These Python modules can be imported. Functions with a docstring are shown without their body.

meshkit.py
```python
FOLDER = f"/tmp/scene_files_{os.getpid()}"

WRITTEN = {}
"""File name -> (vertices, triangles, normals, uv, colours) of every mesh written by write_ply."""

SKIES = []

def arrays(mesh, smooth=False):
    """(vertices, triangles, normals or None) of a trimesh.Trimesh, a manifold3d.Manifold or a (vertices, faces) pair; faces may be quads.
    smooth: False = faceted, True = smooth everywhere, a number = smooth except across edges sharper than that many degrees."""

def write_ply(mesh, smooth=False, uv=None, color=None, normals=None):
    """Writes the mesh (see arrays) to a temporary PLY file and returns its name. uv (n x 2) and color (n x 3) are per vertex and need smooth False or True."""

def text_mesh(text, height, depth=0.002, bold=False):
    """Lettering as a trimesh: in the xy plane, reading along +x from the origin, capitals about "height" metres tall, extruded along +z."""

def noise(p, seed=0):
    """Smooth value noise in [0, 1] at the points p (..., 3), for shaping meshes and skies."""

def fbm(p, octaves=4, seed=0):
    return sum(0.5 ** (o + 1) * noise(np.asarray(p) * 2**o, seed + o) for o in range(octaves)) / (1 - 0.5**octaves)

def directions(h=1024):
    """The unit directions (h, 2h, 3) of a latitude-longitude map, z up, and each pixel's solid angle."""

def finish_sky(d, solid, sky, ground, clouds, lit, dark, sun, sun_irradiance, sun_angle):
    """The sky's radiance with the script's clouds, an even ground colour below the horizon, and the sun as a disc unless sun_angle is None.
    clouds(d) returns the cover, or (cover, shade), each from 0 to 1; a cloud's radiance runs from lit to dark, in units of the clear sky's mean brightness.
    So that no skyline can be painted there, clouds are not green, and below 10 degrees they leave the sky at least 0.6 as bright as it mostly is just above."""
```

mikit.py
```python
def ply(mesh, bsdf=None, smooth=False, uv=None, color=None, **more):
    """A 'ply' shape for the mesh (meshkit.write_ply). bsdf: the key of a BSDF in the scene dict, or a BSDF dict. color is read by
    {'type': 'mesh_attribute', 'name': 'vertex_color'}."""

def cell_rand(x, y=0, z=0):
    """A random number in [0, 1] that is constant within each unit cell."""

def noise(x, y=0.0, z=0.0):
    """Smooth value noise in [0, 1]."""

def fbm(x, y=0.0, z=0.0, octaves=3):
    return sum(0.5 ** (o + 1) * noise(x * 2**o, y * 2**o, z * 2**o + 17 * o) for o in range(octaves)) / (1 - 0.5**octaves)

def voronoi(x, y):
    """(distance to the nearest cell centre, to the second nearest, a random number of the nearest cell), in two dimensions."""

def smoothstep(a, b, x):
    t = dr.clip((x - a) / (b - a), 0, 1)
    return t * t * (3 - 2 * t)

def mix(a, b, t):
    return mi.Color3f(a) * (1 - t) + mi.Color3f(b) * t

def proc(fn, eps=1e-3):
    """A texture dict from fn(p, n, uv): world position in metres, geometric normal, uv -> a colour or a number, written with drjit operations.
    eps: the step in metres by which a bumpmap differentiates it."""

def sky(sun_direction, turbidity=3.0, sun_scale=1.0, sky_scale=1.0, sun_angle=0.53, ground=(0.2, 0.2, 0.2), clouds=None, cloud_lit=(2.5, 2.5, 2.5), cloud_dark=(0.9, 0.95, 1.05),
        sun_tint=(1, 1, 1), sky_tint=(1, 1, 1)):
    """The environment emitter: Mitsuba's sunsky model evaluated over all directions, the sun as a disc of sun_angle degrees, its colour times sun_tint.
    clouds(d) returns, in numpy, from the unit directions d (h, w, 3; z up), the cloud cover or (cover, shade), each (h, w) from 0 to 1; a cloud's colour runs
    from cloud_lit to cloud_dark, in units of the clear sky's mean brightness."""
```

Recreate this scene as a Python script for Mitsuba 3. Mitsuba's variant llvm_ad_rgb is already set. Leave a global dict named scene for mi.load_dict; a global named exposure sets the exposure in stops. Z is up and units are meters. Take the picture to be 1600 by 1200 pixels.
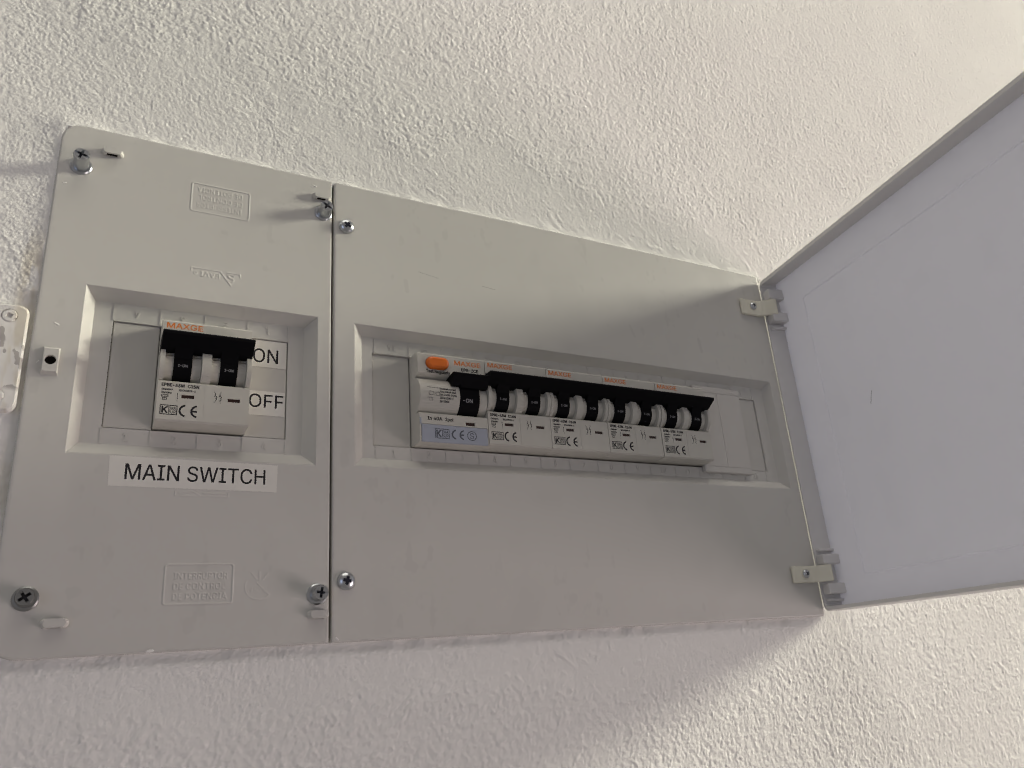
import math
import numpy as np, trimesh, manifold3d as m3, mitsuba as mi, mikit, meshkit
import drjit as dr
from manifold3d import Manifold, CrossSection
from mikit import ply, proc, noise, fbm, smoothstep, mix

scene, labels = {}, {}
T = mi.ScalarTransform4f
MM = 0.001

# ------------------------------------------------------------------ camera, light, exposure
# world: x to the right along the wall, y into the wall, z up; y = 0 is the front face of the covers, x = 0 the joint between them, z = 0 their lower edge
CAM = np.array([-0.0929, -0.3272, -0.0141])
YAW, PITCH, ROLL = 0.5185643, 0.3472826, -0.0773461
_fw = np.array([math.sin(YAW) * math.cos(PITCH), math.cos(YAW) * math.cos(PITCH), math.sin(PITCH)])
_rt = np.array([math.cos(YAW), -math.sin(YAW), 0.0])
_up = np.cross(_rt, _fw)
_rt2 = _rt * math.cos(ROLL) + _up * math.sin(ROLL)
_up = -_rt * math.sin(ROLL) + _up * math.cos(ROLL)
scene['camera'] = {'type': 'perspective', 'fov': 2 * math.degrees(math.atan(800 / 1213.2)), 'fov_axis': 'x', 'near_clip': 0.01, 'far_clip': 50.0,
                   'to_world': T().look_at(origin=CAM.tolist(), target=(CAM + _fw).tolist(), up=_up.tolist())}
exposure = 0.0

# unseen source up on the right, placed to throw the open door's shadow
LAMP_AT, LAMP_R = (4.95, -1.35, 1.75), 0.58
scene['unseen_side_lamp'] = {'type': 'sphere', 'center': list(LAMP_AT), 'radius': LAMP_R, 'emitter': {'type': 'area', 'radiance': {'type': 'rgb', 'value': [98.0, 95.0, 79.0]}}}
labels['unseen_side_lamp'] = {'label': 'warm round light source out of view to the right, behind the open door', 'category': 'unseen_side_lamp', 'kind': 'structure'}
# unseen low emitter standing for bounced floor light that comes in under the door
_e = T().look_at(origin=[3.2, -1.7, -1.35], target=[0.2, 0, 0.0], up=[0, 0, 1]) @ T().scale([0.8, 0.9, 1])
scene['unseen_floor_bounce'] = {'type': 'rectangle', 'to_world': _e, 'emitter': {'type': 'area', 'radiance': {'type': 'rgb', 'value': [6.0, 5.05, 5.1]}}}
labels['unseen_floor_bounce'] = {'label': 'low pinkish bounce light out of view to the right, behind the open door', 'category': 'unseen_light', 'kind': 'structure'}
# overhead source out of view, placed to light faces turned upward
_c = T().look_at(origin=[0.0, -0.75, 1.95], target=[0.0, -0.75, 0.0], up=[0, 1, 0]) @ T().scale([0.75, 0.65, 1])
scene['unseen_ceiling_light'] = {'type': 'rectangle', 'to_world': _c, 'emitter': {'type': 'area', 'radiance': {'type': 'rgb', 'value': [2.05, 1.94, 1.74]}}}
labels['unseen_ceiling_light'] = {'label': 'flat pale light out of view above the viewer, lighting faces turned upward', 'category': 'ceiling light', 'kind': 'structure'}
# unseen cool source near the viewer's left, placed to cool the door's inner face
_w = T().look_at(origin=[-0.85, -0.95, 0.02], target=[0.25, -0.20, 0.10], up=[0, 0, 1]) @ T().scale([0.26, 0.30, 1])
scene['unseen_cool_light'] = {'type': 'rectangle', 'to_world': _w, 'emitter': {'type': 'area', 'radiance': {'type': 'rgb', 'value': [0.80, 0.92, 1.25]}}}
labels['unseen_cool_light'] = {'label': 'cool light out of view, behind the viewer on the left', 'category': 'unseen_light', 'kind': 'structure'}
# light that the room throws back from everywhere
scene['room_light'] = {'type': 'constant', 'radiance': {'type': 'rgb', 'value': [0.205, 0.188, 0.180]}}

# ------------------------------------------------------------------ materials
def two(d):
    return {'type': 'twosided', 'bsdf': d}

def rgb(*c):
    return {'type': 'rgb', 'value': list(c)}

def plastic(c, rough=0.35, spec=0.5, **k):
    return two({'type': 'principled', 'base_color': rgb(*c) if isinstance(c, tuple) else c, 'roughness': rough, 'specular': spec, **k})

def seg(p, ax, az, bx, bz, w):
    """1 inside a thin stroke from (ax, az) to (bx, bz) in millimetres on the wall's plane."""
    px, pz = p.x * 1000 - ax, p.z * 1000 - az
    dx, dz = bx - ax, bz - az
    t = dr.clip((px * dx + pz * dz) / (dx * dx + dz * dz), 0, 1)
    return 1 - smoothstep(w * 0.5, w, dr.sqrt(dr.square(px - t * dx) + dr.square(pz - t * dz)))

def panel_colour(p, n, uv):
    x, z = p.x * 1000, p.z * 1000
    c = mi.Color3f(0.533, 0.521, 0.484)
    grime = smoothstep(0.56, 0.80, fbm(x / 23.0, z / 31.0, p.y * 40, 3)) * 0.03
    smear = smoothstep(0.66, 0.82, fbm(x / 5.0 + 9, z / 7.5, 3.0, 3)) * smoothstep(0.5, 0.7, noise(x / 40.0, z / 30.0, 5.0)) * 0.05
    scr = seg(p, 44.0, 178.0, 55.0, 176.3, 0.30) * 0.20 + seg(p, 80.5, 176.2, 88.0, 175.4, 0.30) * 0.22 + seg(p, 37.0, 171.5, 37.6, 166.0, 1.5) * 0.06
    scr += seg(p, 176.0, 167.5, 178.5, 161.0, 1.2) * 0.05 + seg(p, 228.0, 166.0, 229.0, 158.0, 1.4) * 0.07
    return c * (1 - grime - smear - dr.minimum(scr, 0.3))

def door_colour(p, n, uv):
    c = mi.Color3f(0.70, 0.705, 0.755)
    y, z = p.y * 1000, p.z * 1000
    g = smoothstep(0.58, 0.8, fbm(y / 19.0, z / 23.0, 2.0, 3)) * 0.015
    t = dr.clip(((y + 60.5) * -2.5 + (z - 110.5) * 6.5) / 48.5, 0, 1)
    d = dr.sqrt(dr.square(y + 60.5 + 2.5 * t) + dr.square(z - 110.5 - 6.5 * t))
    return c * (1 - g - 0.45 * (1 - smoothstep(0.15, 0.45, d)))

def wall_colour(p, n, uv):
    x, z = p.x * 1000, p.z * 1000
    c = mi.Color3f(0.80, 0.79, 0.755) * (1 - 0.05 * fbm(x / 60.0, z / 55.0, 1.0, 3))
    # old glue along the left edge of the cover, as streaks of their own
    st = smoothstep(6.0, 1.5, dr.abs(x + 121.5)) * smoothstep(118.0, 138.0, z) * (1 - smoothstep(150.0, 176.0, z)) + smoothstep(4.0, 1.0, dr.abs(x + 120.2)) * smoothstep(95.0, 60.0, z) * 0.6
    st = st * smoothstep(0.35, 0.62, fbm(x / 3.0, z / 9.0, 4.0, 3)) * 0.42
    return mix(c, mi.Color3f(0.40, 0.33, 0.20), dr.clip(st, 0, 0.7))

def plate_colour(p, n, uv):
    x, z = p.x * 1000, p.z * 1000
    chip = smoothstep(0.56, 0.61, fbm(x / 4.0 + 3, z / 6.0, 2.0, 3)) * smoothstep(0.36, 0.52, noise(x / 12.0, z / 15.0, 7.0))
    stain = smoothstep(4.5, 1.0, dr.abs(x + 122.3)) * smoothstep(0.4, 0.65, fbm(x / 3.0, z / 10.0, 4.0, 3))
    c = mix(mi.Color3f(0.66, 0.645, 0.615), mi.Color3f(0.52, 0.46, 0.33), dr.clip(stain, 0, 1) * 0.5)
    return mix(c, mi.Color3f(0.33, 0.31, 0.29), chip * 0.85)

def steel_rough(p, n, uv):
    return 0.16 + 0.22 * fbm(p.x * 900, p.y * 900, p.z * 900, 2)

MATS = {
    'panel_plastic': two({'type': 'bumpmap', 'nested_bsdf': {'type': 'principled', 'base_color': proc(panel_colour), 'roughness': 0.46, 'specular': 0.32}, 'nested_texture': proc(lambda p, n, uv: fbm(p.x * 700, p.z * 700, p.y * 700, 2), 5e-4), 'scale': 0.000025}),
    'door_plastic': {'type': 'principledthin', 'base_color': proc(door_colour), 'roughness': 0.42, 'eta': 1.45, 'diff_trans': 0.70},
    'rim_plastic': plastic((0.60, 0.59, 0.58), 0.45, 0.4),
    'plate_paint': two({'type': 'principled', 'base_color': proc(plate_colour), 'roughness': 0.8, 'specular': 0.2}),
    'device_plastic': plastic((0.50, 0.485, 0.435), 0.34),
    'blank_plastic': plastic((0.50, 0.485, 0.445), 0.36),
    'filler_plastic': plastic((0.52, 0.50, 0.465), 0.40),
    'black_plastic': plastic((0.0035, 0.0035, 0.0045), 0.5, 0.06),
    'orange_plastic': plastic((0.68, 0.145, 0.012), 0.34),
    'clear_cover': plastic((0.33, 0.355, 0.415), 0.22, 0.5, clearcoat=0.6, clearcoat_gloss=0.9),
    'nylon': plastic((0.66, 0.64, 0.53), 0.42),
    'flag_plastic': plastic((0.030, 0.010, 0.007), 0.35),
    'paper': plastic((0.66, 0.645, 0.595), 0.42, 0.4),
    'ink': plastic((0.012, 0.012, 0.014), 0.55, 0.3),
    'grey_ink': plastic((0.085, 0.095, 0.115), 0.5, 0.3),
    'white_ink': plastic((0.26, 0.26, 0.27), 0.6, 0.3),
    'orange_ink': plastic((0.62, 0.17, 0.035), 0.5, 0.3),
    'shade_black': two({'type': 'diffuse', 'reflectance': rgb(0.012, 0.011, 0.010)}),  # near-black that paints the shade in holes, under heads and in the box
    'steel': two({'type': 'principled', 'base_color': rgb(0.52, 0.54, 0.56), 'metallic': 1.0, 'roughness': proc(steel_rough)}),
    'dark_steel': two({'type': 'principled', 'base_color': rgb(0.33, 0.335, 0.33), 'metallic': 1.0, 'roughness': 0.34}),
    'slot_shade': plastic((0.010, 0.011, 0.022), 0.3, 0.5),  # near-black that paints the shade inside screw slots
}
MATS['wall_paint'] = two({'type': 'bumpmap', 'nested_bsdf': {'type': 'diffuse', 'reflectance': proc(wall_colour)}, 'nested_texture': proc(lambda p, n, uv: fbm(p.x * 1100, p.z * 1100, p.y * 900, 2), 4e-4), 'scale': 0.00048})
scene.update(MATS)

# ------------------------------------------------------------------ helpers (all lengths in millimetres)
def arr(m):
    if isinstance(m, Manifold):
        q = m.to_mesh()
        return trimesh.Trimesh(np.array(q.vert_properties)[:, :3], np.array(q.tri_verts), process=False)
    return m

def add(key, mesh, mat, smooth=30):
    if isinstance(mesh, list):
        mesh = trimesh.util.concatenate([arr(m) for m in mesh])
    mesh = arr(mesh).copy()
    mesh.vertices = np.asarray(mesh.vertices) * MM
    scene[key] = ply(mesh, mat, smooth)
    return key

def tag(key, label=None, category=None, group=None, kind=None):
    d = {}
    for k, v in (('label', label), ('category', category), ('group', group), ('kind', kind)):
        if v:
            d[k] = v
    labels[key] = d

def nth(name, i):
    return name if i == 0 else f'{name}_{i:03d}'

def box(x0, x1, y0, y1, z0, z1, r=0.0):
    if r <= 0:
        return Manifold.cube((x1 - x0, y1 - y0, z1 - z0)).translate((x0, y0, z0))
    return Manifold.batch_hull([box(x0, x1, y0 + r, y1 - r, z0 + r, z1 - r), box(x0 + r, x1 - r, y0, y1, z0 + r, z1 - r), box(x0 + r, x1 - r, y0 + r, y1 - r, z0, z1)])

def prism_x(prof, x0, x1):
    """A profile of (y, z) points drawn out along x."""
    cs = CrossSection([np.array(prof, float)])
    if cs.area() <= 0:
        cs = CrossSection([np.array(prof[::-1], float)])
    return Manifold.extrude(cs, x1 - x0).transform(np.array([[0, 0, 1, x0], [1, 0, 0, 0], [0, 1, 0, 0]], float))

def plan(cs, y0, y1):
    """A cross-section in (x, z), drawn from y1 (back) out to y0 (front)."""
    return Manifold.extrude(cs, y1 - y0).transform(np.array([[1, 0, 0, 0], [0, 0, -1, y1], [0, 1, 0, 0]], float))

def rrect(x0, x1, z0, z1, r, n=10):
    """A rectangle in (x, z) with corner radii r (one number, or bottom-left, bottom-right, top-right, top-left)."""
    r = [r] * 4 if np.isscalar(r) else r
    pts = []
    for (cx, cz, a0, q) in ((x0 + r[0], z0 + r[0], 180, r[0]), (x1 - r[1], z0 + r[1], 270, r[1]), (x1 - r[2], z1 - r[2], 0, r[2]), (x0 + r[3], z1 - r[3], 90, r[3])):
        for a in np.radians(np.linspace(a0, a0 + 90, n if q > 0.05 else 2)):
            pts.append((cx + q * math.cos(a), cz + q * math.sin(a)))
    return CrossSection([np.array(pts)])

def cyl_x(x0, x1, cy, cz, r, n=64):
    return Manifold.cylinder(x1 - x0, r, r, n).transform(np.array([[0, 0, 1, x0], [1, 0, 0, cy], [0, 1, 0, cz]], float))

def lathe_y(prof, cx, cz, n=48):
    """Revolved about an axis along y: prof is (radius, y), y negative towards the viewer."""
    p = [(r, -y) for r, y in prof]
    cs = CrossSection([np.array(p, float)])
    if cs.area() <= 0:
        cs = CrossSection([np.array(p[::-1], float)])
    return Manifold.revolve(cs, n).transform(np.array([[1, 0, 0, cx], [0, 0, -1, 0], [0, 1, 0, cz]], float))

def text(s, x, z, width, height, y=0.0, depth=0.06, bold=False, turned=False, follow=None, fat=0.0):
    """Lettering on a face that looks towards -y: x is its left end, z its baseline; turned: upside down in the same place; follow(z): the y of a curved face."""
    m = meshkit.text_mesh(s, 1.0, 1.0, bold)
    v = np.array(m.vertices)
    x0, x1 = v[:, 0].min(), v[:, 0].max()
    u = (v[:, 0] - x0) / (x1 - x0) * width
    w = v[:, 1] * height
    if turned:
        u, w = width - u, height - w
    zz = z + w
    base = follow(zz) if follow else y
    m.vertices = np.stack([x + u, base - (v[:, 2] * 2 - 1) * depth, zz], 1)
    if fat:
        copies = []
        for k, (a, c) in enumerate(((-1, 0), (1, 0), (0, 1), (0, -1))):
            q = m.copy()
            q.vertices = np.array(m.vertices) + [a * fat, -0.004 * k, c * fat * 0.6]
            copies.append(q)
        return trimesh.util.concatenate(copies)
    return m

def ribbon(pts, w, y, depth, closed=False):
    """A stroke of width w along (x, z) points, standing out by depth from y."""
    from shapely.geometry import LineString, LinearRing
    g = (LinearRing(pts) if closed else LineString(pts)).buffer(w / 2, join_style=1, cap_style=2, quad_segs=4)
    m = trimesh.creation.extrude_polygon(g, depth, engine='earcut')
    v = np.array(m.vertices)
    m.vertices = np.stack([v[:, 0], y - v[:, 2] + 0.02, v[:, 1]], 1)
    return m

def arc(cx, cz, rx, rz, a0, a1, n=24):
    a = np.radians(np.linspace(a0, a1, n))
    return [(cx + rx * math.cos(t), cz + rz * math.sin(t)) for t in a]

# ------------------------------------------------------------------ the wall: rough sprayed plaster, trowelled smooth around the covers
TOP, LEFT, RIGHT = 220.7, -118.3, 290.5

def axis(lo, hi, d0, d1, first, last):
    a = [lo]
    while a[-1] < hi:
        t = np.clip((a[-1] - (lo + 0.45 * (hi - lo))) / (0.55 * (hi - lo)), 0, 1)
        a.append(a[-1] + d0 + (d1 - d0) * t)
    d = d1
    while a[-1] < last:
        d *= 1.12
        a.append(a[-1] + d)
    d, b = d0, []
    while (b[-1] if b else lo) > first:
        d *= 1.12
        b.append((b[-1] if b else lo) - d)
    return np.array(b[::-1] + a)

def sstep(a, b, x):
    t = np.clip((x - a) / (b - a), 0, 1)
    return t * t * (3 - 2 * t)

def wall_depth(X, Z):
    """The y of the plaster over the points (X, Z)."""
    P = lambda s, a=0.0, b=1.0, k=0.0: np.stack([X / s + a, Z / (s * b) + a * 0.7, np.full_like(X, k)], -1)
    dx = np.maximum(np.maximum(LEFT - X, X - RIGHT), 0)
    up, down = np.maximum(Z - TOP, 0), np.maximum(-Z, 0)
    wob = (meshkit.fbm(P(45.0, 3.1), 3, 4) - 0.5)
    t = np.clip((X - LEFT) / (RIGHT - LEFT), 0, 1.4)
    lim_up = 56 - 42 * t + 44 * wob
    lim_dn = np.interp(X, [-120, 40, 150, 230, 300], [17, 20, 27, 19, 2]) + 22 * wob
    rough = np.where(Z > TOP * 0.5, sstep(lim_up - 9, lim_up + 16, up), sstep(lim_dn - 6, lim_dn + 10, down))
    rough = np.where(X > RIGHT, np.maximum(rough, sstep(4 + 14 * wob, 24 + 20 * wob, dx)), rough)
    rough = np.where(X < LEFT, np.minimum(rough, sstep(40, 75, up)), rough)
    rough = (np.where(X < LEFT, 0.09, 0.11) + 0.80 * rough) * (0.72 + 0.5 * meshkit.fbm(P(38.0, 6.0), 2, 31))
    # sprayed plaster: many small blunt grains, a few bigger blobs
    wx = (meshkit.noise(P(3.1, 11.0), 7) - 0.5) * 0.7
    wz = (meshkit.noise(P(3.1, 23.0), 8) - 0.5) * 0.7
    ca, sa = math.cos(0.6), math.sin(0.6)
    A, B = (X + wx) * ca + (Z + wz) * sa, -(X + wx) * sa + (Z + wz) * ca
    Q = lambda s, k: np.stack([A / s, B / s, np.full_like(X, k)], -1)
    G = lambda s, k: np.stack([(X + wz) / s, (Z - wx) / s, np.full_like(X, k)], -1)
    n1, n2, n3 = meshkit.noise(Q(1.38, 0.3), 1), meshkit.noise(G(1.15, 4.4), 2), meshkit.noise(Q(3.6, 9.2), 3)
    blobs = sstep(0.74, 0.95, meshkit.noise(G(2.6, 2.7), 15))
    grains = n1 * 0.52 + n2 * 0.40 + n3 * 0.30 + blobs * 0.34
    # trowel drags in the smooth band
    U, V = X * 0.80 - Z * 0.60, X * 0.60 + Z * 0.80
    S = lambda a, b, k: np.stack([U / a, V / b, np.full_like(X, k)], -1)
    drag = (meshkit.fbm(S(14.0, 3.0, 2.0), 3, 5) - 0.5) * 0.12 + sstep(0.72, 0.92, meshkit.noise(S(4.0, 1.9, 6.0), 9)) * 0.20 * sstep(0.45, 0.65, meshkit.noise(P(21.0, 4.0), 17))
    drag += (meshkit.fbm(P(2.2, 5.0), 2, 12) - 0.5) * 0.22
    roll = (meshkit.fbm(P(34.0, 8.0), 2, 6) - 0.5) * 0.9
    h = rough * grains + (1 - 0.7 * rough) * drag + roll * 0.45
    # the plaster is drawn up against the covers' top edge, and hangs a little back under them
    inx = sstep(LEFT + 1, LEFT + 14, X) * (X < RIGHT + 3)
    ragged = meshkit.noise(P(7.0, 2.0), 14)
    lip = inx * np.exp(-np.maximum(Z - TOP, 0) / (1.2 + 1.6 * ragged)) * (Z > TOP - 3) * (0.6 + 0.9 * ragged)
    left = np.exp(-np.maximum(LEFT - X, 0) / 9.0) * (X < LEFT + 16) * sstep(135, 140, Z) * sstep(TOP + 9, TOP - 2, Z) * (1.1 + 0.6 * ragged) * sstep(LEFT + 16, LEFT + 3, X)
    Y = 2.0 - h - lip - left
    Y = Y + 2.3 * sstep(6, 0, down) * (Z < 4) * sstep(LEFT - 20, LEFT, X) * sstep(RIGHT + 2, RIGHT - 30, X) * (0.4 + 0.6 * ragged)
    Y = Y + np.where((X < LEFT + 2), 1.2 * np.exp(-np.abs(LEFT - X) / 2.5) * sstep(136, 130, Z) * sstep(38, 44, Z), 0)
    near = (X > LEFT - 6) & (X < RIGHT + 4) & (Z > -6) & (Z < TOP + 6)
    return np.where(near, np.maximum(Y, 0.25), Y)

def sheet(xs, zs, keep, back=0.0):
    """The wall over a grid, where keep(px, py, inside the covers) holds; px, py: where the photograph sees the point."""
    X, Z = np.meshgrid(xs, zs, indexing='ij')
    d = np.stack([X * MM, np.full_like(X, 0.002), Z * MM], -1) - CAM
    w = np.maximum(d @ _fw, 1e-3)
    ok = keep(800 + 1213.2 * (d @ _rt2) / w, 600 - 1213.2 * (d @ _up) / w) & (d @ _fw > 0.02)
    v = np.stack([X, wall_depth(X, Z) + back, Z], -1).reshape(-1, 3)
    nz = len(zs)
    i, j = np.meshgrid(np.arange(len(xs) - 1), np.arange(nz - 1), indexing='ij')
    a = (i * nz + j).ravel()
    hole = ((xs[i] > LEFT + 1.5) & (xs[i + 1] < RIGHT - 1.5) & (zs[j] > 1.5) & (zs[j + 1] < TOP - 1.5)).ravel()
    a = a[~hole & ok[:-1, :-1].ravel()]
    f = np.concatenate([np.stack([a, a + nz, a + nz + 1], 1), np.stack([a, a + nz + 1, a + 1], 1)])
    used, inv = np.unique(f, return_inverse=True)
    return trimesh.Trimesh(v[used], inv.reshape(-1, 3), process=False)

def build_wall():
    fine = sheet(axis(-175, 960, 0.58, 1.15, -175, 960), axis(-125, 800, 0.58, 1.1, -125, 800), lambda u, v: (u > -170) & (u < 1770) & (v > -150) & (v < 1350))
    wide = sheet(axis(-200, 1000, 2.6, 3.2, -1200, 2200), axis(-200, 900, 2.6, 3.2, -1200, 1800), lambda u, v: ~((u > -100) & (u < 1700) & (v > -90) & (v < 1290)), 0.12)
    return trimesh.util.concatenate([fine, wide])

add('wall', build_wall(), 'wall_paint', True)
tag('wall', 'white painted wall of rough sprayed plaster, smoothed around the grey covers', 'wall', kind='structure')

# ------------------------------------------------------------------ the two grey covers
def cover(x0, x1, radii, outer, inner, opening, knock=()):
    """A slab with softened edges, a bevelled recess and an opening in its floor."""
    b = 0.7
    slab = Manifold.batch_hull([plan(rrect(x0, x1, 0, TOP, radii), b, 10), plan(rrect(x0 + b * .3, x1 - b * .3, b * .3, TOP - b * .3, radii), b * .3, 1), plan(rrect(x0 + b, x1 - b, b, TOP - b, radii), 0, 1)])
    (a, c, d, e), (a2, c2, d2, e2) = outer, inner
    frus = Manifold.batch_hull([box(a - .9, c + .9, -1.0, -0.999, d - .95, e + .8), box(a2, c2, 5.5, 5.501, d2, e2)])
    rim = Manifold.batch_hull([box(a - .45, c + .45, -0.5, -0.49, d - .45, e + .45), box(a + .15, c - .15, 0.35, 0.36, d + .15, e - .15)])
    slab = slab - frus - rim
    o = opening
    return slab - box(o[0], o[1], 3, 12, o[2], o[3])

OUT_L, IN_L, OPEN_L = (-101.8, -7.1, 73.6, 144.6), (-98.1, -12.1, 79.3, 140.5), (-90.8, -19.1, 86.0, 132.5)
OUT_R, IN_R, OPEN_R = (10.3, 282.6, 74.5, 143.9), (15.6, 280.0, 79.8, 140.4), (20.7, 272.0, 86.0, 132.5)
left_cover = cover(LEFT, -0.75, [9.5, 0.6, 0.6, 8], OUT_L, IN_L, OPEN_L)
right_cover = cover(0.25, RIGHT, [0.6, 1.2, 1.2, 1.4], OUT_R, IN_R, OPEN_R)

def slot_lug(cx, cz, w=9.0, h=3.4, out=2.8):
    """A low rounded loop with a hole through it, and a dark block for the shade inside."""
    body = Manifold.batch_hull([plan(rrect(cx - w / 2, cx + w / 2, cz - h / 2, cz + h / 2, h * .45), -0.6, 1.0), plan(rrect(cx - w / 2 + 1.0, cx + w / 2 - 1.0, cz - h / 2 + .2, cz + h / 2 - .2, h * .38), -out, 0)])
    return body - box(cx - 2.1, cx + 2.1, -2.0, -0.1, cz - 5, cz + 5), box(cx - 2.2, cx + 2.2, -2.1, 0.0, cz - h / 2 + .5, cz + h / 2 - .5)

LUGS = [(-98.4, 209.3), (-6.4, 209.6), (-98.6, 11.6), (-5.4, 11.3)]
P1 = 'main_switch_cover'
add(P1 + '__face', left_cover, 'panel_plastic', 25)
for i, (cx, cz) in enumerate(LUGS):
    lug, hole_shade = slot_lug(cx, cz)
    add(P1 + '__' + nth('slot_lug', i), lug, 'panel_plastic', 35)
    add(P1 + '__' + nth('slot_lug', i) + '__hole', hole_shade, 'shade_black')  # dark block painting the shade inside the loop
seal = Manifold.batch_hull([box(-113.6, -107.9, 0, 1, 103.9, 115.5), box(-113.2, -108.3, -2.0, -1.9, 104.9, 114.2)])
seal = seal - lathe_y([(0, -3), (1.95, -3), (1.95, 0.6), (0, 0.6)], -110.8, 109.6)
add(P1 + '__seal_lug', seal, 'panel_plastic', 25)
add(P1 + '__seal_hole_shade', lathe_y([(0, -0.35), (1.95, -0.35), (1.95, 0.5), (0, 0.5)], -110.8, 109.6), 'shade_black')  # dark disc painting the shade in the round opening
labels[P1 + '__seal_lug'] = {'label': 'small raised lug with a round hole'}
def slot_bar(cx, z0, z1):
    return box(cx - .27, cx + .27, 5.14, 5.7, z0, z1)

TICK_L = [-90.9, -73.0, -55.1, -37.2, -19.2]
add(P1 + '__division_rib', [slot_bar(x, 132.6, 140.4) for x in TICK_L] + [slot_bar(x, 79.4, 85.9) for x in TICK_L], 'panel_plastic')
nums = []
for k in range(4):
    c = (TICK_L[k] + TICK_L[k + 1]) / 2
    nums.append(text(str(4 - k), c - 1.0, 135.0, 2.0, 3.2, 5.4, 0.26, True, turned=True))
    nums.append(text(str(k + 1), c - 1.0, 81.0, 2.0, 3.2, 5.4, 0.26, True))
add(P1 + '__embossed_number', nums, 'panel_plastic', False)

def frame(x0, x1, z0, z1):
    return ribbon(arc(x0 + 1, z0 + 1, 1, 1, 180, 270, 5) + arc(x1 - 1, z0 + 1, 1, 1, 270, 360, 5) + arc(x1 - 1, z1 - 1, 1, 1, 0, 90, 5) + arc(x0 + 1, z1 - 1, 1, 1, 90, 180, 5), 0.55, 0, 0.18, True)

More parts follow.
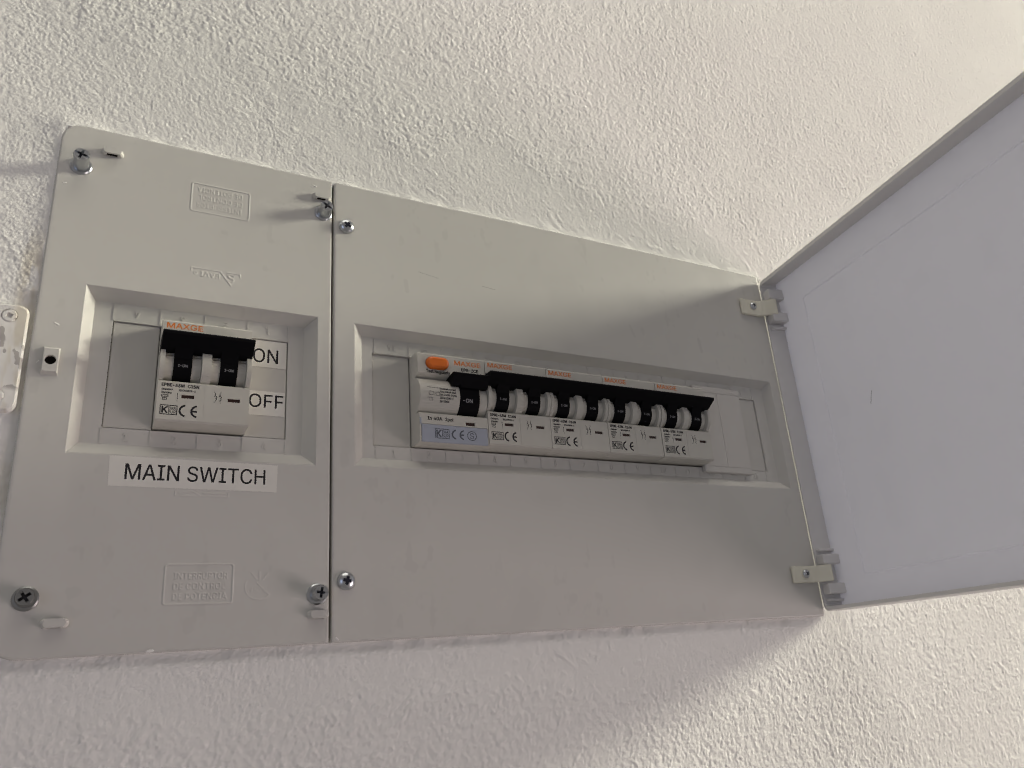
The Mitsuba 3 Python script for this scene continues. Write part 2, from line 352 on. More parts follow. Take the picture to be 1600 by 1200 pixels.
def embossed(meshes, height=0.24, res=0.14, soft=0.17):
    """Moulded relief with soft edges on the face y = 0: the strokes of flat meshes, as one fine sheet that rises out of the face."""
    from PIL import Image, ImageDraw
    from scipy.ndimage import gaussian_filter
    V = np.concatenate([np.asarray(m.vertices)[np.asarray(m.faces)] for m in meshes])[:, :, [0, 2]]
    lo, hi = V.reshape(-1, 2).min(0) - 1.2, V.reshape(-1, 2).max(0) + 1.2
    n = np.ceil((hi - lo) / res).astype(int) + 1
    k = 4
    im = Image.new('L', (int(n[0] * k), int(n[1] * k)))
    dr_ = ImageDraw.Draw(im)
    for t_ in (V - lo) / res * k:
        dr_.polygon([tuple(p_) for p_ in t_], fill=255)
    a = np.asarray(im, float).reshape(n[1], k, n[0], k).mean((1, 3)) / 255
    a = gaussian_filter(a, soft / res)
    X, Z = np.meshgrid(lo[0] + np.arange(n[0]) * res, lo[1] + np.arange(n[1]) * res)
    v = np.stack([X, 0.025 - height * a, Z], -1).reshape(-1, 3)
    i, j = np.meshgrid(np.arange(n[1] - 1), np.arange(n[0] - 1), indexing='ij')
    q = (i * n[0] + j).ravel()
    q = q[(a[:-1, :-1] + a[1:, 1:] + a[:-1, 1:] + a[1:, :-1]).ravel() > 0.02]
    f = np.concatenate([np.stack([q, q + 1, q + n[0] + 1], 1), np.stack([q, q + n[0] + 1, q + n[0]], 1)])
    used, inv = np.unique(f, return_inverse=True)
    return trimesh.Trimesh(v[used], inv.reshape(-1, 3), process=False)

words = ('INTERRUPTOR', 'DE CONTROL', 'DE POTENCIA')
emb = [frame(-64.0, -39.2, 16.9, 31.8)]
for s, z, w in zip(words, (26.2, 22.3, 18.5), (19.6, 19.0, 19.6)):
    emb.append(text(s, -60.8, z, w, 2.5, 0, 0.2))
add(P1 + '__embossed_text', embossed(emb, 0.32), 'panel_plastic', True)
labels[P1 + '__embossed_text'] = {'label': 'raised words INTERRUPTOR DE CONTROL DE POTENCIA in a frame, at the bottom'}
emb = [frame(-65.2, -40.0, 188.7, 203.3)]
for s, z, w in zip(words, (190.9, 195.0, 199.1), (19.6, 19.0, 19.6)):
    emb.append(text(s, -43.2 - w, z, w, 2.5, 0, 0.2, turned=True))
add(P1 + '__embossed_text_001', embossed(emb), 'panel_plastic', True)
labels[P1 + '__embossed_text_001'] = {'label': 'raised words INTERRUPTOR DE CONTROL DE POTENCIA, upside down at the top'}
# the maker's mark, upside down above the recess and the right way up below the label
def mark(turned, cx, cz, cut=None):
    g = []
    s = -1 if turned else 1
    q = lambda x, z: (cx + s * x, cz + s * z)
    g.append(ribbon([q(-10, 0.6), q(-10, 2.0 - 3.2), q(-3.6, -1.2)], 0.4, 0, 0.25) if False else ribbon([q(-10.2, -0.6), q(-10.2, -2.2), q(-4.2, -2.2)], 0.40, 0, 0.25))
    g.append(ribbon([q(-2.2, -2.2), q(10.3, -2.2), q(10.3, -0.5)], 0.40, 0, 0.25))
    g.append(ribbon([q(-6.6, 4.2), q(-1.6, -2.2)], 0.5, 0, 0.25))
    if cut is None:
        for st, x, z, w, h in (('S', -7.9, -1.4, 3.0, 3.6), ('EAVI', -1.6, -0.9, 8.2, 2.5), ('o', 7.8, -0.5, 1.5, 2.0)):
            a, b = q(x, z), q(x + w, z + h)
            g.append(text(st, min(a[0], b[0]), min(a[1], b[1]), w, h, 0, 0.22, turned=turned))
    return g

add(P1 + '__embossed_mark', embossed(mark(True, -52.6, 157.9)), 'panel_plastic', True)
add(P1 + '__embossed_mark_001', embossed([ribbon([(-62.6, 60.6), (-62.6, 58.6), (-42.6, 58.6), (-42.6, 60.3)], 0.4, 0, 0.25), ribbon([(-61.4, 59.6), (-56.4, 60.6), (-53.2, 58.8)], 0.5, 0, 0.25), ribbon([(-52.4, 59.8), (-43.4, 59.8)], 0.6, 0, 0.22)]), 'panel_plastic', True)
g = [ribbon(arc(-29.2, 22.9, 5.3, 4.9, 150, 325, 20), 0.4, 0, 0.2), ribbon([(-32.4, 28.6), (-30.0, 25.6)], 0.5, 0, 0.25), ribbon([(-25.6, 28.5), (-27.8, 25.4)], 0.5, 0, 0.25), ribbon([(-29.1, 25.3), (-29.1, 29.0)], 0.6, 0, 0.25), ribbon([(-30.0, 24.6), (-25.4, 20.0)], 0.5, 0, 0.25),
     text('960°C', -32.6, 20.6, 6.6, 2.1, 0, 0.22)]
add(P1 + '__embossed_mark_002', embossed(g, 0.2), 'panel_plastic', True)
tag(P1, 'grey plastic cover holding the single main switch, left of the two covers', 'cover')

P2 = 'breaker_row_cover'
add(P2 + '__face', right_cover, 'panel_plastic', 25)
step = (270.2 - 22.0) / 14
TICK_R = [22.0 + k * step for k in range(15)]
add(P2 + '__division_rib', [slot_bar(x, 132.6, 140.3) for x in TICK_R] + [slot_bar(x, 79.9, 85.9) for x in TICK_R], 'panel_plastic')
nums = []
for k in range(14):
    c = (TICK_R[k] + TICK_R[k + 1]) / 2
    for s, z, tr in ((str(14 - k), 134.6, True), (str(k + 1), 81.4, False)):
        w = 1.9 if len(s) == 1 else 4.0
        nums.append(text(s, c - w / 2, z, w, 3.2, 5.4, 0.26, True, turned=tr))
add(P2 + '__embossed_number', nums, 'panel_plastic', False)
for q in (P1, P2):
    labels[q + '__division_rib'] = {'label': 'fine raised ribs dividing the slots', 'kind': 'stuff'}
    labels[q + '__embossed_number'] = {'label': 'tiny raised slot numbers along the recess', 'kind': 'stuff'}
# knock-out blanks that still close the end slots
def blank(x0, x1, y):
    m = box(x0 - 1, x1 + 1, y, y + 2.4, 85.5, 133.0) - (box(x0, x1, y - 1, y + .5, 86.1, 132.4) - box(x0 + .32, x1 - .32, y - 2, y + 2, 86.5, 132.0))
    for a, z in ((.3, 132.0), (.62, 132.0), (.45, 86.0), (.8, 86.0)):
        m += box(x0 + (x1 - x0) * a, x0 + (x1 - x0) * a + .7, y + .15, y + 2, z, z + .5)
    return m ^ box(x0, x1, 0, 20, 80, 140)

add(P1 + '__blank_plate', blank(-90.65, -72.8, 6.2), 'blank_plastic')
add(P1 + '__blank_plate_001', blank(-36.9, -19.25, 6.1), 'blank_plastic')
add(P2 + '__blank_plate', blank(20.85, 39.9, 6.7), 'blank_plastic')
add(P2 + '__blank_plate_001', blank(221.2, 271.8, 6.3), 'blank_plastic')
for q, l in ((P1 + '__blank_plate', 'plain blank left of the switch'), (P1 + '__blank_plate_001', 'blank behind the ON and OFF stickers'), (P2 + '__blank_plate', 'plain blank left of the orange button'), (P2 + '__blank_plate_001', 'blank at the right end of the row')):
    labels[q] = {'label': l}
# closed dark box behind both covers, keeps stray light out of the joint
add(P2 + '__back_box', box(-120, 292, 9.5, 72, -1.5, 222) - box(-116, 288, 8, 68, 2.5, 218), 'shade_black')
labels[P2 + '__back_box'] = {'label': 'dark box behind the joint, keeping light from leaking through'}
tag(P2, 'wide grey plastic cover holding the row of breakers, beside the open door', 'cover')
tips = []
for (x0, z0, w, a) in ((-114.6, 190.2, 1.6, 10), (-110.4, 125.6, 2.2, -25), (-9.6, 215.6, 2.4, -10), (2.6, 1.4, 2.0, -50), (-115.0, 109.0, 1.3, 60), (-67.0, 0.6, 3.0, 4)):
    t_ = trimesh.creation.icosphere(2, 1.0)
    t_.vertices = t_.vertices * [w * .5, 0.22, w * .17] * (0.75 + 0.5 * meshkit.noise(t_.vertices * 2.0 + x0, 3)[:, None])
    t_.apply_transform(trimesh.transformations.rotation_matrix(math.radians(-a), [0, 1, 0]))
    t_.apply_translation([x0, -0.02, z0])
    tips.append(t_)
add('plaster_flecks', tips, 'wall_paint', True)
tag('plaster_flecks', 'tiny white flecks of plaster stuck on the grey covers', 'plaster fleck', kind='stuff')

# ------------------------------------------------------------------ screws
def cross_cut(cx, cz, y_top, depth, arm, w, turn):
    a = Manifold.batch_hull([box(-arm, arm, y_top - .5, y_top - .4, -w, w), box(-arm * .45, arm * .45, y_top + depth, y_top + depth + .01, -w * .7, w * .7)])
    b = a.rotate((0, 90, 0))
    return (a + b).rotate((0, turn, 0)).translate((cx, 0, cz))

def long_screw(i, cx, cz, out, turn, label, mat='steel'):
    k = nth('sealing_screw', i)
    head = lathe_y([(0, 0), (3.0, 0), (3.05, -1.2), (3.05, -out + .5), (2.7, -out), (0, -out)], cx, cz, 14)
    cut = cross_cut(cx, cz, -out, 2.4, 2.3, 0.55, turn) + box(-3.5, 3.5, -out - .5, -out + 0.9, -.38, .38).rotate((0, turn, 0)).translate((cx, 0, cz))
    add(k + '__head', head - cut, mat, 40)
    add(k + '__recess', lathe_y([(0, -out + 2.2), (2.2, -out + 2.2), (2.2, -out + 2.6), (0, -out + 2.6)], cx, cz, 20), 'slot_shade')  # dark disc standing for shade at the bottom of the slot
    add(k + '__flange', lathe_y([(0, 0.2), (4.25, 0.2), (4.25, -0.55), (3.7, -1.05), (2.9, -1.15), (0, -1.15)], cx, cz), mat, 35)
    tag(k, label, 'screw')

long_screw(0, -109.5, 199.7, 9.4, 18, 'tall zinc screw with a flange in the top left corner of the main switch cover')
long_screw(1, -5.2, 201.0, 7.6, 32, 'tall zinc screw beside the joint at the top of the main switch cover')
long_screw(2, -108.4, 20.2, 6.6, 55, 'dark tall screw in the bottom left corner of the main switch cover', 'dark_steel')
long_screw(3, -5.9, 19.3, 7.2, 8, 'tall screw beside the joint at the bottom of the main switch cover')

def pan_screw(i, cx, cz, r, h, turn, y0, label):
    k = nth('pan_screw', i)
    prof = [(0, y0 - .25), (r, y0 - .25)] + [(r * math.cos(a), y0 - .45 - h * math.sin(a)) for a in np.radians(np.linspace(0, 90, 12))]
    add(k + '__head', lathe_y(prof, cx, cz) - cross_cut(cx, cz, y0 - .45 - h, 1.5, r * .62, r * .20, turn), 'steel', 40)
    add(k + '__recess', lathe_y([(0, y0 - h + .12), (r * .62, y0 - h + .12), (r * .62, y0 - h + .4), (0, y0 - h + .4)], cx, cz, 16), 'slot_shade')  # dark disc just under the dome, painting the cross slot's shade
    add(k + '__under_head_shade', lathe_y([(0, y0 - .3), (r * .86, y0 - .3), (r * .86, y0 + .5), (0, y0 + .5)], cx, cz), 'shade_black')  # dark disc in place of the thin shadow under the head
    tag(k, label, 'screw')

pan_screw(0, 6.4, 195.9, 3.8, 2.3, 35, 0, 'shiny round cross-head screw just right of the joint, near the top')
pan_screw(1, 6.2, 24.4, 3.8, 2.3, 12, 0, 'shiny round cross-head screw just right of the joint, near the bottom')

# ------------------------------------------------------------------ breakers
def body_profile(lip, floor_y, strip_low):
    return [(20, 87.0), (5.5, 87.0), (-3.3, 87.75), (-4.0, 88.4), (-4.0, lip - .6), (-3.5, lip), (floor_y, lip + .25), (floor_y, strip_low + 1.2), (-2.9, strip_low - .2), (-4.0, strip_low + .5), (-4.0, 131.2), (-3.4, 131.8), (5.5, 132.3), (20, 132.3)]

BC_Y, BC_Z = 2.5, 113.0
def barrel(r):
    return lambda z: BC_Y - np.sqrt(np.maximum(r * r - (z - BC_Z) ** 2, 0.01))

def ce_mark(x, z, h, y, w=0.5):
    r = h / 2 - w / 2
    cx = x + h / 2
    c2 = cx + h * 0.88
    return [ribbon(arc(cx, z + h / 2, r, r, 95, 265, 20), w * 1.5, y, 0.05), ribbon(arc(c2, z + h / 2, r, r, 95, 265, 20), w * 1.5, y, 0.05), ribbon([(c2 - r, z + h / 2), (c2 - .1, z + h / 2)], w * 1.5, y, 0.05)]

def kema(x, z, w, h, y):
    g = [ribbon([(x, z), (x + w, z), (x + w, z + h), (x, z + h)], 0.36, y, 0.05, True), text('K', x + .55, z + .6, w * .36, h - 1.2, y, 0.05, True, fat=0.08)]
    g += [text('EMA', x + w * .48, z + h * .53, w * .46, h * .34, y, 0.05, True), text('EUR', x + w * .48, z + h * .12, w * .46, h * .34, y, 0.05, True)]
    return g

def breaker(key, x0, rating, label, group, bar=(0.0, 36.0), zt=0.0):
    W = 35.84
    x = lambda v: x0 + v
    prof = body_profile(104.9, 3.0, 124.6)
    b = prism_x(prof, x(0.08), x(W))
    for a, c in ((0.08, 1.9), (16.1, 19.8), (34.0, W)):
        b += cyl_x(x(a), x(c), BC_Y, BC_Z, 9.3) ^ box(x(a), x(c), -9, 4, 100, 125)
    for a, c in ((1.9, 16.1), (19.8, 34.0)):
        b += cyl_x(x(a + .12), x(c - .12), BC_Y, BC_Z, 7.1) ^ box(x(a), x(c), -9, 4, 105.4, 125)
        b -= box(x(a), x(c), -6, BC_Y - 5.6, 115.6, 116.0)
    b -= box(x(17.9), x(18.02), -7, -3.86, 80, 104) + box(x(17.9), x(18.02), -7, -3.92, 124, 140)
    flags = [(9.2, 97.8), (27.2, 97.8)]
    for fx, fz in flags:
        b -= box(x(fx), x(fx + 4.9), -6, -3.2, fz, fz + 1.5)
    add(key + '__body', b, 'device_plastic', 28)
    t = prism_x([(1, 121.8), (-3.5, 123.2), (-10.6, 124.25 + zt), (-11.7, 124.1 + zt), (-12.2, 123.5 + zt), (-12.0, 122.5 + zt), (-7.2, 118.5), (-5.4, 117.5), (0, 117.0)], x(bar[0]), x(bar[1]))
    for a, c in ((5.3, 12.3), (23.4, 30.4)):
        t += (cyl_x(x(a), x(c), BC_Y, BC_Z, 7.75) ^ box(x(a), x(c), -9, 4, 105.5, 121))
        t += prism_x([(0, 121), (-5.5, 121), (-7.6, 118.8), (-6.2, 116.9), (-5.2, 114.5), (0, 114.5)], x(a), x(c))
    add(key + '__toggle', t, 'black_plastic', 28)
    on = []
    for a in (7.0, 25.1):
        on.append(text('I-ON', x(a), 110.9, 3.6, 1.05, depth=0.05, bold=True, follow=lambda z: barrel(7.75)(z) - 0.01))
    add(key + '__toggle__white_lettering', on, 'white_ink', False)
    for k, (fx, fz) in enumerate(flags):
        add(key + '__' + nth('indicator', k), box(x(fx), x(fx + 4.9), -3.35, -2.9, fz, fz + 1.5), 'flag_plastic')
    y = -4.02
    add(key + '__orange_lettering', [text('MAXGE', x(1.6), 128.25, 14.2, 2.35, y, 0.04, True)], 'orange_ink', False)
    p = [text('EPBE-63M', x(1.5), 102.4, 8.6, 1.3, y, 0.05, True, fat=0.07), text(rating, x(11.4), 102.4, 4.3, 1.25, y, 0.05, True, fat=0.07), text('230/400V~', x(1.6), 100.7, 4.4, 0.72, y, 0.04, True, fat=0.05), text('IEC60898-1', x(8.2), 100.7, 6.3, 0.78, y, 0.04, True, fat=0.05), text('50/60Hz', x(1.7), 99.3, 3.7, 0.72, y, 0.04, True, fat=0.05)]
    p += [ribbon([(x(1.8), 98.8), (x(4.2), 98.8), (x(4.2), 97.9), (x(1.8), 97.9)], 0.25, y, 0.04, True), text('6000', x(2.0), 98.1, 2.0, 0.5, y, 0.04), ribbon([(x(2.2), 97.4), (x(3.8), 97.4), (x(3.8), 96.6), (x(2.2), 96.6)], 0.25, y, 0.04, True), text('3', x(2.7), 96.75, 0.5, 0.5, y, 0.04)]
    p += [ribbon([(x(7.7), 99.9), (x(7.7), 97.2)], 0.26, y, 0.04), text('I', x(7.55), 96.3, 0.3, 0.6, y, 0.04)]
    p += ce_mark(x(8.7), 89.9, 5.0, y, 0.52) + kema(x(1.7), 90.5, 6.2, 3.8, y)
    # the little diagram of the two poles
    for dx in (22.3, 24.1):
        p += [ribbon([(x(dx), 101.3), (x(dx), 100.3), (x(dx - .5), 99.6)], 0.3, y, 0.04), ribbon(arc(x(dx), 99.4, .55, .5, -90, 90, 8), 0.3, y, 0.04), ribbon(arc(x(dx), 98.6, .45, .45, -90, 90, 8), 0.3, y, 0.04), ribbon([(x(dx), 98.1), (x(dx), 97.5)], 0.3, y, 0.04)]
    p += [text('1', x(21.6), 101.5, 0.3, 0.55, y, 0.04), text('3', x(24.1), 101.5, 0.45, 0.55, y, 0.04), text('2', x(21.6), 96.8, 0.45, 0.55, y, 0.04), text('4', x(24.1), 96.8, 0.45, 0.55, y, 0.04)]
    add(key + '__printed_lettering', p, 'ink', False)
    tag(key, label, 'circuit breaker', group)

breaker('main_circuit_breaker', -72.6, 'C25N', 'two pole breaker with black toggle between a plain blank and ON OFF stickers', None)
rowx = [76.45, 112.45, 148.5, 184.75]
row_labels = ['two pole breaker next to the orange test button device', 'second two pole breaker counted from the orange test button', 'two pole breaker third after the orange test button, second from the right end', 'last two pole breaker of the row, beside the plain filler plate']
for i in range(4):
    breaker(nth('circuit_breaker', i), rowx[i], 'C16N', row_labels[i], 'two pole breakers in the right row', (-0.7 if i == 0 else 0.0, 36.0 if i < 3 else 35.7), -0.75)

# ------------------------------------------------------------------ the residual current device with the orange test button
K, X0 = 'residual_current_breaker', 40.25
x = lambda v: X0 + v
prof = [(20, 86.7), (5.5, 86.7), (-3.4, 86.95), (-4.0, 87.3), (-4.0, 100.6), (-3.5, 101.2), (3.5, 101.6), (3.5, 120.6), (0.0, 119.9), (-3.4, 121.0), (-4.0, 121.6), (-4.0, 131.2), (-3.4, 131.8), (5.5, 132.4), (20, 132.4)]
b = prism_x(prof, x(0.05), x(35.95))
RC_Y, RC_Z = 3.4, 110.6
rcd = lambda r: (lambda z: RC_Y - np.sqrt(np.maximum(r * r - (z - RC_Z) ** 2, 0.01)))
b += cyl_x(x(0.05), x(20.6), RC_Y, RC_Z, 9.8) ^ box(x(0), x(20.6), -9, 5, 101.2, 121)
b += cyl_x(x(31.2), x(35.95), RC_Y, RC_Z, 8.6) ^ box(x(31.2), x(35.95), -9, 5, 101.2, 121)
b -= box(x(0.8), x(35.6), -6, -3.3, 86.7, 95.6)
b -= box(x(24.0), x(28.9), -6, -3.2, 96.2, 97.9)
btn = rrect(x(4.3), x(15.9), 123.7, 129.7, 2.95, 12)
b -= plan(rrect(x(4.05), x(16.15), 123.45, 129.95, 3.2, 12), -6, -3.4)
add(K + '__body', b, 'device_plastic', 28)
add(K + '__test_button', Manifold.batch_hull([plan(btn, -5.3, -3.3), plan(btn.offset(-0.5), -6.0, -3.3), plan(btn.offset(-1.2), -6.25, -3.3)]), 'orange_plastic', 40)
labels[K + '__test_button'] = {'label': 'orange oval test button'}
add(K + '__test_button__letter', text('T', x(9.4), 125.6, 1.4, 2.2, -6.27, 0.10), 'orange_plastic', False)
t = prism_x([(1, 119.8), (-3.5, 120.8), (-8.6, 121.5), (-9.6, 121.3), (-10.2, 120.7), (-10.0, 119.8), (-7.6, 116.2), (-6.3, 115.2), (0, 115.0)], x(16.4), x(35.5))
t += cyl_x(x(20.8), x(31.0), RC_Y, RC_Z, 10.2) ^ box(x(20.8), x(31.0), -9, 5, 101.7, 120)
t += prism_x([(0, 119), (-6, 119), (-8.0, 117.2), (-7.0, 114.6), (0, 113)], x(20.8), x(31.0))
add(K + '__toggle', t, 'black_plastic', 28)
add(K + '__toggle__white_lettering', [text('-ON', x(22.0), 107.3, 5.2, 1.7, depth=0.06, bold=True, follow=lambda z: rcd(10.2)(z) - 0.01)], 'white_ink', False)
add(K + '__indicator', box(x(24.0), x(28.9), -3.35, -2.9, 96.2, 97.9), 'flag_plastic')
add(K + '__label_cover', [box(x(1.0), x(35.4), -4.25, -3.0, 86.9, 95.4, 0.2), box(x(0.15), x(1.05), -4.4, -3.6, 95.3, 98.6, 0.2)], 'clear_cover')
labels[K + '__label_cover'] = {'label': 'bluish see-through label cover'}
y = -4.27
add(K + '__label_cover__grey_lettering', kema(x(7.7), 88.9, 7.1, 4.5, y) + ce_mark(x(16.2), 88.8, 4.7, y, 0.5) + [ribbon(arc(x(26.8), 91.1, 2.35, 2.25, 0, 355, 32), 0.4, y, 0.05, True), text('S', x(25.7), 89.6, 2.2, 2.9, y, 0.05)], 'grey_ink', False)
add(K + '__orange_lettering', [text('MAXGE', x(19.4), 127.15, 14.4, 2.35, -4.02, 0.04, True)], 'orange_ink', False)
fr = rcd(9.8)
y = -4.02
p = [text('EPR-2CE', x(23.1), 124.25, 9.2, 1.55, y, 0.05, True, fat=0.08), text('Test Regularly', x(4.3), 121.7, 12.6, 1.6, y, 0.05, True, fat=0.07), text('In 40A', x(4.2), 97.7, 7.4, 1.6, y, 0.05, True, fat=0.05), text('2pol', x(13.2), 97.7, 4.3, 1.6, y, 0.05, True, fat=0.05)]
for j, (s, w) in enumerate((('Residual current', 8.4), ('IΔn 30mA 6kA', 8.4), ('Un 240V 50Hz', 8.7), ('IEC61008-1', 7.0), ('Im 500A', 5.0))):
    p.append(text(s, x(10.1), 112.6 - 1.55 * j, w, 0.95, depth=0.05, bold=True, follow=lambda z: fr(z) - 0.01, fat=0.05))
def on_barrel(m):
    v = np.array(m.vertices)
    v[:, 1] = fr(v[:, 2]) + v[:, 1] - 0.01
    m.vertices = v
    return m
for pts, cl in (([(x(3.8), 113.8), (x(3.8), 108.2), (x(6.6), 108.2)], False), ([(x(3.8), 113.4), (x(9.2), 113.4), (x(9.2), 111.0)], False), ([(x(4.4), 111.2), (x(6.8), 111.2), (x(6.8), 109.6), (x(4.4), 109.6)], True), ([(x(8.0), 111.0), (x(9.9), 111.0), (x(9.9), 109.4), (x(8.0), 109.4)], True), ([(x(5.2), 114.2), (x(5.2), 111.2)], False), ([(x(6.3), 114.2), (x(6.3), 107.6)], False), ([(x(6.8), 110.4), (x(8.0), 110.4)], False)):
    p.append(on_barrel(ribbon(pts, 0.24, 0, 0.05, cl)))
p.append(text('1 N', x(4.6), 106.7, 2.0, 0.9, depth=0.05, follow=lambda z: fr(z) - 0.01))
add(K + '__printed_lettering', p, 'ink', False)
tag(K, 'wide breaker with an orange oval test button, at the left end of the row', 'residual current breaker')

# ------------------------------------------------------------------ the clip-on filler plate right of the row
K = 'filler_plate'
f = Manifold.batch_hull([box(219.4, 256.2, 3.4, 5.2, 83.0, 136.2), box(219.4, 255.8, 2.2, 2.4, 86.0, 132.0), box(219.4, 256.0, 2.3, 3.4, 83.2, 135.9)])
f = Manifold.batch_hull([box(219.4, 256.2, 2.6, 5.3, 82.9, 136.3, 0.3)]) - box(219, 257, 0, 2.9, 132.2, 132.6) - box(219, 257, 0, 2.9, 86.2, 86.6) - box(237.4, 237.75, 0, 2.85, 86.4, 132.4)
add(K + '__plate', f, 'filler_plastic')
tag(K, 'plain clip-on filler plate covering empty slots right of the last breaker', 'filler plate')

# ------------------------------------------------------------------ stickers
def sticker(key, x0, x1, z0, z1, y, letters, label, corner=None):
    cs = CrossSection([np.array(corner or [(x0, z0), (x1, z0), (x1, z1), (x0, z1)], float)])
    add(key + '__paper', plan(cs, y, y + 0.12), 'paper')
    add(key + '__lettering', letters, 'ink', False)
    tag(key, label, 'sticker')

sticker('main_switch_sticker', 0, 0, 0, 0, -0.16, [text('MAIN SWITCH', -81.1, 64.3, 52.8, 6.15, -0.17, 0.05, False, fat=0.06)], 'white sticker reading MAIN SWITCH under the left breaker', corner=[(-86.6, 61.5), (-23.5, 61.2), (-23.3, 72.7), (-86.9, 73.4)])
sticker('on_sticker', -37.0, -19.75, 119.1, 131.9, 5.85, [text('ON', -34.3, 121.3, 10.9, 6.45, 5.84, 0.05, False, fat=0.06)], 'white sticker reading ON at the upper right of the left breaker')
sticker('off_sticker', -37.0, -19.85, 96.5, 107.7, 5.85, [text('OFF', -35.2, 100.1, 14.7, 6.0, 5.84, 0.05, False, fat=0.06)], 'white sticker reading OFF at the lower right of the left breaker')

# ------------------------------------------------------------------ the painted-over plate on the wall at the left
K = 'painted_plate'
pl = Manifold.batch_hull([plan(rrect(-166, -119.9, 88.0, 131.0, 3.2), -0.5, 4), plan(rrect(-165.3, -120.6, 88.7, 130.3, 3), -1.3, 4)])
spots = [(-126.2, 126.2), (-126.6, 93.6)]
for cx, cz in spots:
    pl -= lathe_y([(0, -4), (2.8, -4), (2.8, -0.4), (0, -0.4)], cx, cz)
pm = arr(pl)
pm = trimesh.Trimesh(pm.vertices, pm.faces, process=False)
vv, ff = trimesh.remesh.subdivide_to_size(pm.vertices, pm.faces, 1.2)
vv = vv + np.stack([np.zeros(len(vv)), (meshkit.fbm(vv / 6.0, 3, 21) - 0.5) * 0.75, np.zeros(len(vv))], 1)
add(K + '__plate', trimesh.Trimesh(vv, ff), 'plate_paint', 40)
for i, (cx, cz) in enumerate(spots):
    s = lathe_y([(0, 0.5), (2.75, 0.5), (2.75, -1.0), (2.3, -1.5), (0, -1.6)], cx, cz, 28) - box(-1.0, 1.0, -4, -0.7, -1.0, 1.0).rotate((0, 20 + 25 * i, 0)).translate((cx, 0, cz))
    s -= box(-.5, .5, -4, -0.9, -.4, .4).translate((cx + 2.2, 0, cz - 1.2))
    add(K + '__' + nth('screw_head', i), s, 'plate_paint', 30)
tag(K, 'old metal plate with two screws, painted over, on the wall at the left edge', 'plate')

# ------------------------------------------------------------------ the open door and its two nylon hinge straps
TH = math.radians(101.05)
eD, nD = np.array([math.cos(TH), -math.sin(TH), 0]), np.array([-math.sin(TH), -math.cos(TH), 0])
def to_door(m):
    """(u along the door from the hinge, h back from its rim, z) to the world."""
    M = np.array([[eD[0], -nD[0], 0, RIGHT], [eD[1], -nD[1], 0, 0.0], [0, 0, 1, 0]], float)
    return m.transform(M)

DW, ZB, ZT = 286.0, 2.3, 216.5
def rz(u0, u1, z0, z1, r, h0, h1):
    cs = rrect(u0, u1, z0, z1, r)
    return Manifold.extrude(cs, h1 - h0).transform(np.array([[1, 0, 0, 0], [0, 0, -1, h1], [0, 1, 0, 0]], float))
shell = Manifold.batch_hull([rz(-0.7, DW, ZB, ZT, 4, 1.2, 13.6), rz(0.6, DW - 1.1, ZB + .5, ZT - 1.1, 4, 0.0, 14.2), rz(1.2, DW - 1.2, ZB + 1.2, ZT - 1.2, 4, 0, 14.7)])
pocket = Manifold.batch_hull([rz(1.5, DW - 3.2, ZB + 2.4, ZT - 3.3, 2.5, -0.1, 0.0), rz(1.9, DW - 1.9, ZB + 1.9, ZT - 1.9, 2.5, 11.9, 20)])
rim = shell - pocket
shell = shell ^ rz(1.9, DW - 1.9, ZB + 1.9, ZT - 1.9, 2.5, 12.0, 20)
field = Manifold.batch_hull([rz(24.9, DW - 24.9, 20.0, 194.2, 1.5, 11.0, 11.99), rz(25.4, DW - 25.4, 20.5, 193.7, 1.5, 11.0, 12.5)])
shell -= field
K = 'panel_door'
add(K + '__leaf', to_door(shell), 'door_plastic', 30)
add(K + '__rim', to_door(rim), 'rim_plastic', 30)
parts = [(201.0, 208.0, 8.0), (184.8, 191.2, 8.0), (28.5, 34.2, 8.0), (11.6, 17.6, 8.0)]
for i, (z0, z1, u1) in enumerate(parts):
    add(K + '__' + nth('hinge_lug', i), to_door(box(1.5, u1, 0.6, 12.2, z0, z1, 0.5)), 'rim_plastic')
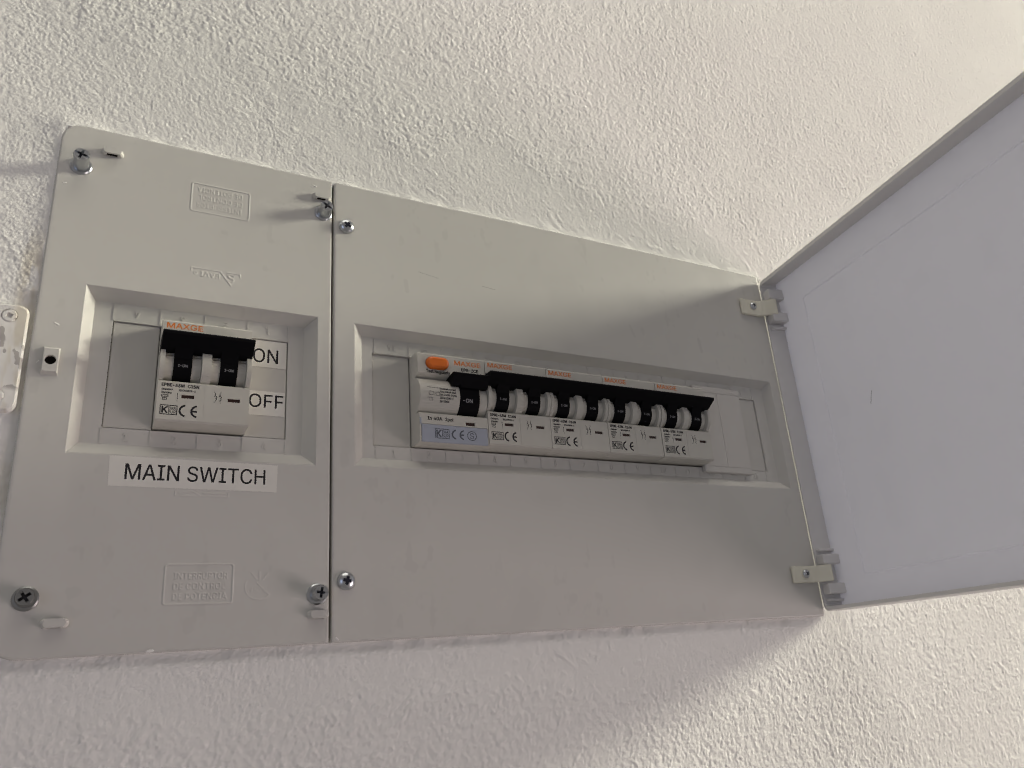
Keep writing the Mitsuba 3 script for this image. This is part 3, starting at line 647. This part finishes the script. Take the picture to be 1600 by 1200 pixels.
for i, (z0, z1) in enumerate(((180.6, 182.4), (36.2, 37.9), (7.6, 9.2))):
    add(K + '__' + nth('hinge_rib', i), to_door(box(1.5, 4.6, 1.6, 12.2, z0, z1, 0.35)), 'rim_plastic')
em = []
for j, (uu, zz, w) in enumerate(((63, 112.0, 9), (63.5, 107.5, 8))):
    m = text('PC/ABS' if j else 'PS', 0, 0, w * .55, 2.0, 0, 0.12, turned=True)
    v = np.array(m.vertices)
    # as seen from inside: from hinge to free edge is left to right
    Pd = np.stack([uu + v[:, 0], 12.45 + v[:, 1], zz + v[:, 2]], 1)
    m.vertices = np.stack([RIGHT + Pd[:, 0] * eD[0] - Pd[:, 1] * nD[0], Pd[:, 0] * eD[1] - Pd[:, 1] * nD[1], Pd[:, 2]], 1)
    em.append(m)
tag(K, 'open grey plastic door standing out from the right edge of the wide cover', 'door')

def strap(i, z0, z1, label):
    k = nth('hinge_strap', i)
    path = [(269.8, -1.2), (282.5, -1.5), (286.0, -3.0), (289.0, -5.8), (291.4, -8.2), (292.2, -8.8)]
    m = None
    for (a, b) in zip(path[:-1], path[1:]):
        hull = Manifold.batch_hull([lz(a, z0, z1), lz(b, z0, z1)])
        m = hull if m is None else m + hull
    add(k + '__strap', m, 'nylon', 35)
    cx, cz = 278.3, (z0 + z1) / 2 + (0.8 if i == 0 else 0.3)
    add(k + '__washer', lathe_y([(0, -2.0), (3.1, -2.0), (3.1, -2.7), (0, -2.7)], cx, cz, 28), 'nylon', 30)
    tag(k, label, 'hinge strap')
    pan_screw(2 + i, cx, cz, 2.5, 1.5, 25 + 20 * i, -2.5, ('small cross-head screw in the upper nylon hinge strap' if i == 0 else 'small cross-head screw in the lower nylon hinge strap'))

def lz(p, z0, z1):
    c = Manifold.cylinder(z1 - z0 - .6, 1.05, 1.05, 16).translate((p[0], p[1], z0 + .3))
    d = Manifold.cylinder(z1 - z0, 0.75, 0.75, 16).translate((p[0], p[1], z0))
    return Manifold.batch_hull([c, d])

strap(0, 189.6, 200.2, 'yellowish nylon hinge strap at the top of the open door')
strap(1, 18.7, 28.0, 'yellowish nylon hinge strap at the bottom of the open door')
